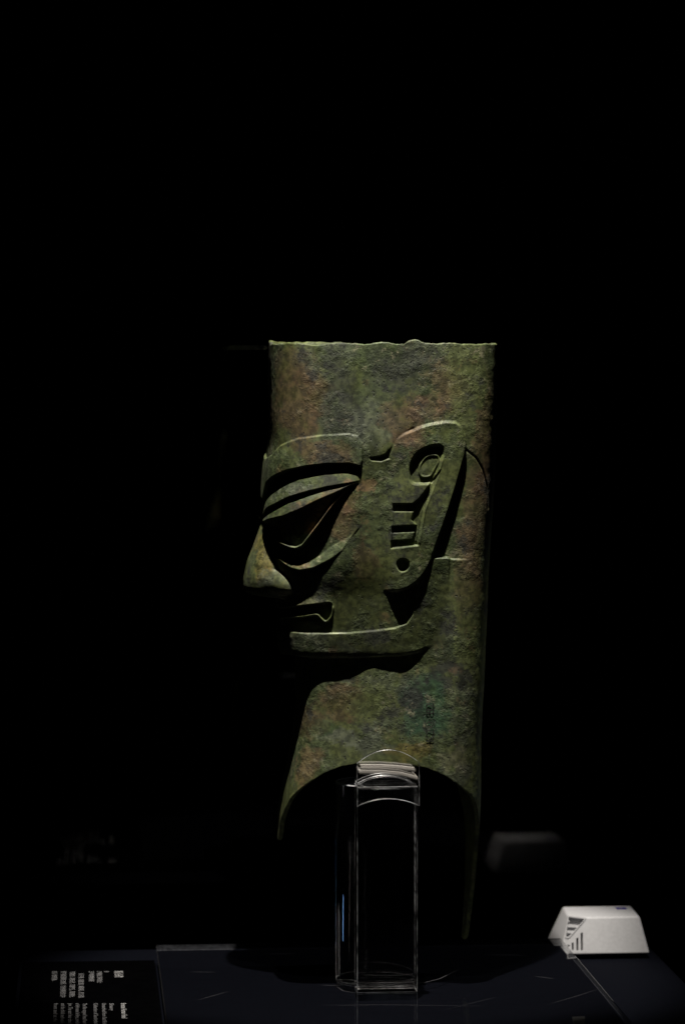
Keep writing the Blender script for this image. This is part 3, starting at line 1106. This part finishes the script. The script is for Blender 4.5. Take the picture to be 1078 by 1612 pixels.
def cut(uvs, depth, taper=1.0):
    bm = bmesh.new()
    c = sum((front_pt(u, v) for u, v in uvs), Vector())/len(uvs)
    a, b = [], []
    for u, v in uvs:
        p = front_pt(u, v)
        a.append(bm.verts.new(p+fn*.003))
        b.append(bm.verts.new(c+(p-c)*taper-fn*depth))
    n = len(uvs)
    bm.faces.new(a)
    bm.faces.new(b[::-1])
    for i in range(n):
        bm.faces.new((a[i], a[(i+1) % n], b[(i+1) % n], b[i]))
    return bm_obj('cutter', bm)
def Bz(lst):
    return [from_px(860+a/6.341, 1415+b_/6.341) for a, b_ in lst]
vent_uv = Bz([(216, 180), (372, 202), (368, 212), (222, 372), (205, 380), (192, 372)])
slots_uv = [Bz([(338, 340), (360, 334), (362, 512), (340, 514)]), Bz([(294, 392), (315, 386), (318, 512), (296, 514)]),
            Bz([(248, 440), (268, 434), (270, 510), (252, 512)]), Bz([(207, 452), (228, 462), (230, 474), (212, 478)])]
cutters = [cut(vent_uv, .0045)]+[cut(s_, .006) for s_ in slots_uv]
for c in cutters:
    md = body.modifiers.new('cut', 'BOOLEAN')
    md.operation = 'DIFFERENCE'
    md.object = c
    md.solver = 'EXACT'
dg_ = bpy.context.evaluated_depsgraph_get()
nm = bpy.data.meshes.new_from_object(body.evaluated_get(dg_))
body.modifiers.clear()
body.data = nm
for p in nm.polygons:
    p.use_smooth = p.area < 3e-5 and len(p.vertices) == 4
if hasattr(nm, 'set_sharp_from_angle'):
    nm.polygons.foreach_set('use_smooth', np.ones(len(nm.polygons), bool))
    nm.set_sharp_from_angle(angle=math.radians(35))
for c in cutters:
    bpy.data.objects.remove(c)
def sliver(name, uvs, d0, d1, mat):
    bm = bmesh.new()
    a = [bm.verts.new(front_pt(u, v)-fn*d0) for u, v in uvs]
    b = [bm.verts.new(front_pt(u, v)-fn*d1) for u, v in uvs]
    n = len(uvs)
    bm.faces.new(a)
    bm.faces.new(b[::-1])
    for i in range(n):
        bm.faces.new((a[i], a[(i+1) % n], b[(i+1) % n], b[i]))
    return bm_obj(name, bm, mat, box)
for q_ in ([(203, 252), (330, 262), (312, 286), (201, 280)], [(199, 312), (288, 318), (268, 344), (196, 340)]):
    sliver('louvre', Bz(q_), .0006, .0043, M_WHITE)
vo = Bz([(208, 168), (392, 192), (386, 206), (228, 388), (204, 398), (182, 386)])
bm = bmesh.new()
n_ = len(vo)
rows = []
for uvs, d in ((vo, -.0001), (vo, -.0007), (vent_uv, -.0007), (vent_uv, .0012)):
    rows.append([bm.verts.new(front_pt(u, v)-fn*d) for u, v in uvs])
for a, b in zip(rows, rows[1:]):
    for i in range(n_):
        bm.faces.new((a[i], a[(i+1) % n_], b[(i+1) % n_], b[i]))
bm_obj('vent_frame', bm, M_WHITE, box)
for s_ in slots_uv:
    sliver('slot_backing', s_, .0045, .0058, M_SLOT)
# blue mark on top
pc = at_z(977, 1430, Zt)
bm = bmesh.new()
add_prism(bm, [(pc[0]-.0052, pc[1]-.0062), (pc[0]+.0052, pc[1]-.0062), (pc[0]+.0052, pc[1]+.0062), (pc[0]-.0052, pc[1]+.0062)], Zt-.0003, Zt+.00025)
bm_obj('blue_mark', bm, M_BLUE, box)
for k in (-1, 1):
    bm = bmesh.new()
    add_prism(bm, [(pc[0]-.0022, pc[1]+k*.0016-.0006), (pc[0]+.0022, pc[1]+k*.0016-.0006), (pc[0]+.0022, pc[1]+k*.0016+.0006), (pc[0]-.0022, pc[1]+k*.0016+.0006)], Zt+.00025, Zt+.0004)
    bm_obj('mark_line', bm, M_PRINT2, box)
# recessed foot
bm = bmesh.new()
add_prism(bm, [(bx0+.008, by0+.009), (bx1-.008, by0+.009), (bx1-.008, by1-.008), (bx0+.008, by1-.008)], -TH+.0003, Zb+.002)
bm_obj('foot', bm, M_SLOT, box)

# ------------------------------------------------------------------ caption panel with its printed lines
LX0, LX1 = TX0+.004, float(at_z(243, 1500, -TH)[0])-.001
ly = float(at_z(140, 1513, -TH+.003)[1])
lab = empty('caption_panel', ((LX0+LX1)/2, ly-.2, -TH), 'black caption panel with grey Chinese and English text lying left of the sheet', 'caption panel')
ZL = -TH+.003
bm = bmesh.new()
add_prism(bm, [(LX0, -.58), (LX1, -.58), (LX1, ly), (LX0, ly)], -TH+.0003, ZL)
bevel(bm, .0006, 1)
bm_obj('panel', bm, M_BLACK, lab)
def line(txt, px, py, size, mat, length=None):
    """one printed line, running from the rear edge towards the viewer"""
    me = text_mesh(txt, size, .0001)
    p = at_z(px, py, ZL)
    xs = [v.co.x for v in me.vertices]
    k = length/(max(xs)-min(xs)) if length and xs else 1.0
    x00 = min(xs) if xs else 0
    for v in me.vertices:
        x, y = (v.co.x-x00)*k, v.co.y
        v.co = (p[0]+y-lab.location.x, p[1]-x-lab.location.y, ZL+.0003-lab.location.z)
    link('text_line', me, mat, lab)
def T(zx, zy):
    return 70+zx/7.187, 1515+zy/7.187
cn = [(800, 102, '\u94dc\u4eba\u5934\u50cf', .0098, M_PRINT2, .033),
      (680, 103, '\u5546', .0056, M_PRINT, None),
      (600, 103, '\u4e09\u661f\u5806\u9057\u5740\u4e8c\u53f7\u796d\u7940\u5751\u51fa\u571f', .0058, M_PRINT, .060),
      (510, 103, '\u4e09\u661f\u5806\u535a\u7269\u9986\u85cf', .0058, M_PRINT, .054),
      (393, 128, '\u5934\u9876\u5e73\u76f4\uff0c\u7c97\u7709\u7acb\u773c\uff0c\u9f3b\u6881\u9ad8\u633a\uff0c\u9614\u53e3\u95ed\u5507\uff0c', .0060, M_PRINT, .124),
      (295, 105, '\u4e0b\u988c\u5bbd\u65b9\uff0c\u8033\u6709\u4e91\u7eb9\uff0c\u8033\u5782\u7a7f\u5b54\uff0c\u9888\u90e8\u7c97\u58ee\uff0c', .0060, M_PRINT, .132),
      (195, 105, '\u9888\u4e0b\u524d\u540e\u5448\u5012\u4e09\u89d2\u5f62\uff0c\u4e3a\u5f53\u65f6\u796d\u7940\u4eea\u5f0f\u4e2d', .0060, M_PRINT, .132),
      (95, 105, '\u7684\u4eba\u7269\u5f62\u8c61\u3002', .0060, M_PRINT, .050)]
for zx, zy, t, s_, mt, ln in cn:
    line(t, *T(zx, zy), s_, mt, ln)
en = [(868, 466, 'Bronze Human Head', .0072, M_PRINT2, .070), (740, 466, 'Shang', .0056, M_PRINT, .034),
      (655, 466, 'Unearthed from Sacrificial Pit No. 2, Sanxingdui Site', .0056, M_PRINT, .20),
      (560, 466, 'Collection of Sanxingdui Museum', .0056, M_PRINT, .13),
      (438, 466, 'The flat-topped head has thick eyebrows, slanted eyes,', .0056, M_PRINT, .20),
      (358, 466, 'a high nose bridge, a wide closed mouth and a square', .0056, M_PRINT, .20),
      (276, 466, 'jaw. The ears bear cloud patterns and pierced lobes,', .0056, M_PRINT, .20),
      (193, 466, 'and the thick neck ends in a pointed triangle at the', .0056, M_PRINT, .20),
      (112, 466, 'front and at the back.', .0056, M_PRINT, .12)]
for zx, zy, t, s_, mt, ln in en:
    line(t, *T(zx, zy), s_, mt, ln)

# ------------------------------------------------------------------ small grey tab on the sheet near the viewer
tp = [at_z(a, b_, 0) for a, b_ in ((900, 1603), (920, 1602), (921, 1640), (904, 1640))]
bm = bmesh.new()
add_prism(bm, [(p[0], p[1]) for p in tp], .0003, .0014)
bevel(bm, .0003, 1)
o = bm_obj('grey_tab', bm, M_TAB)
o['label'] = 'small grey tab lying near the right front of the acrylic sheet'
o['category'] = 'tab'
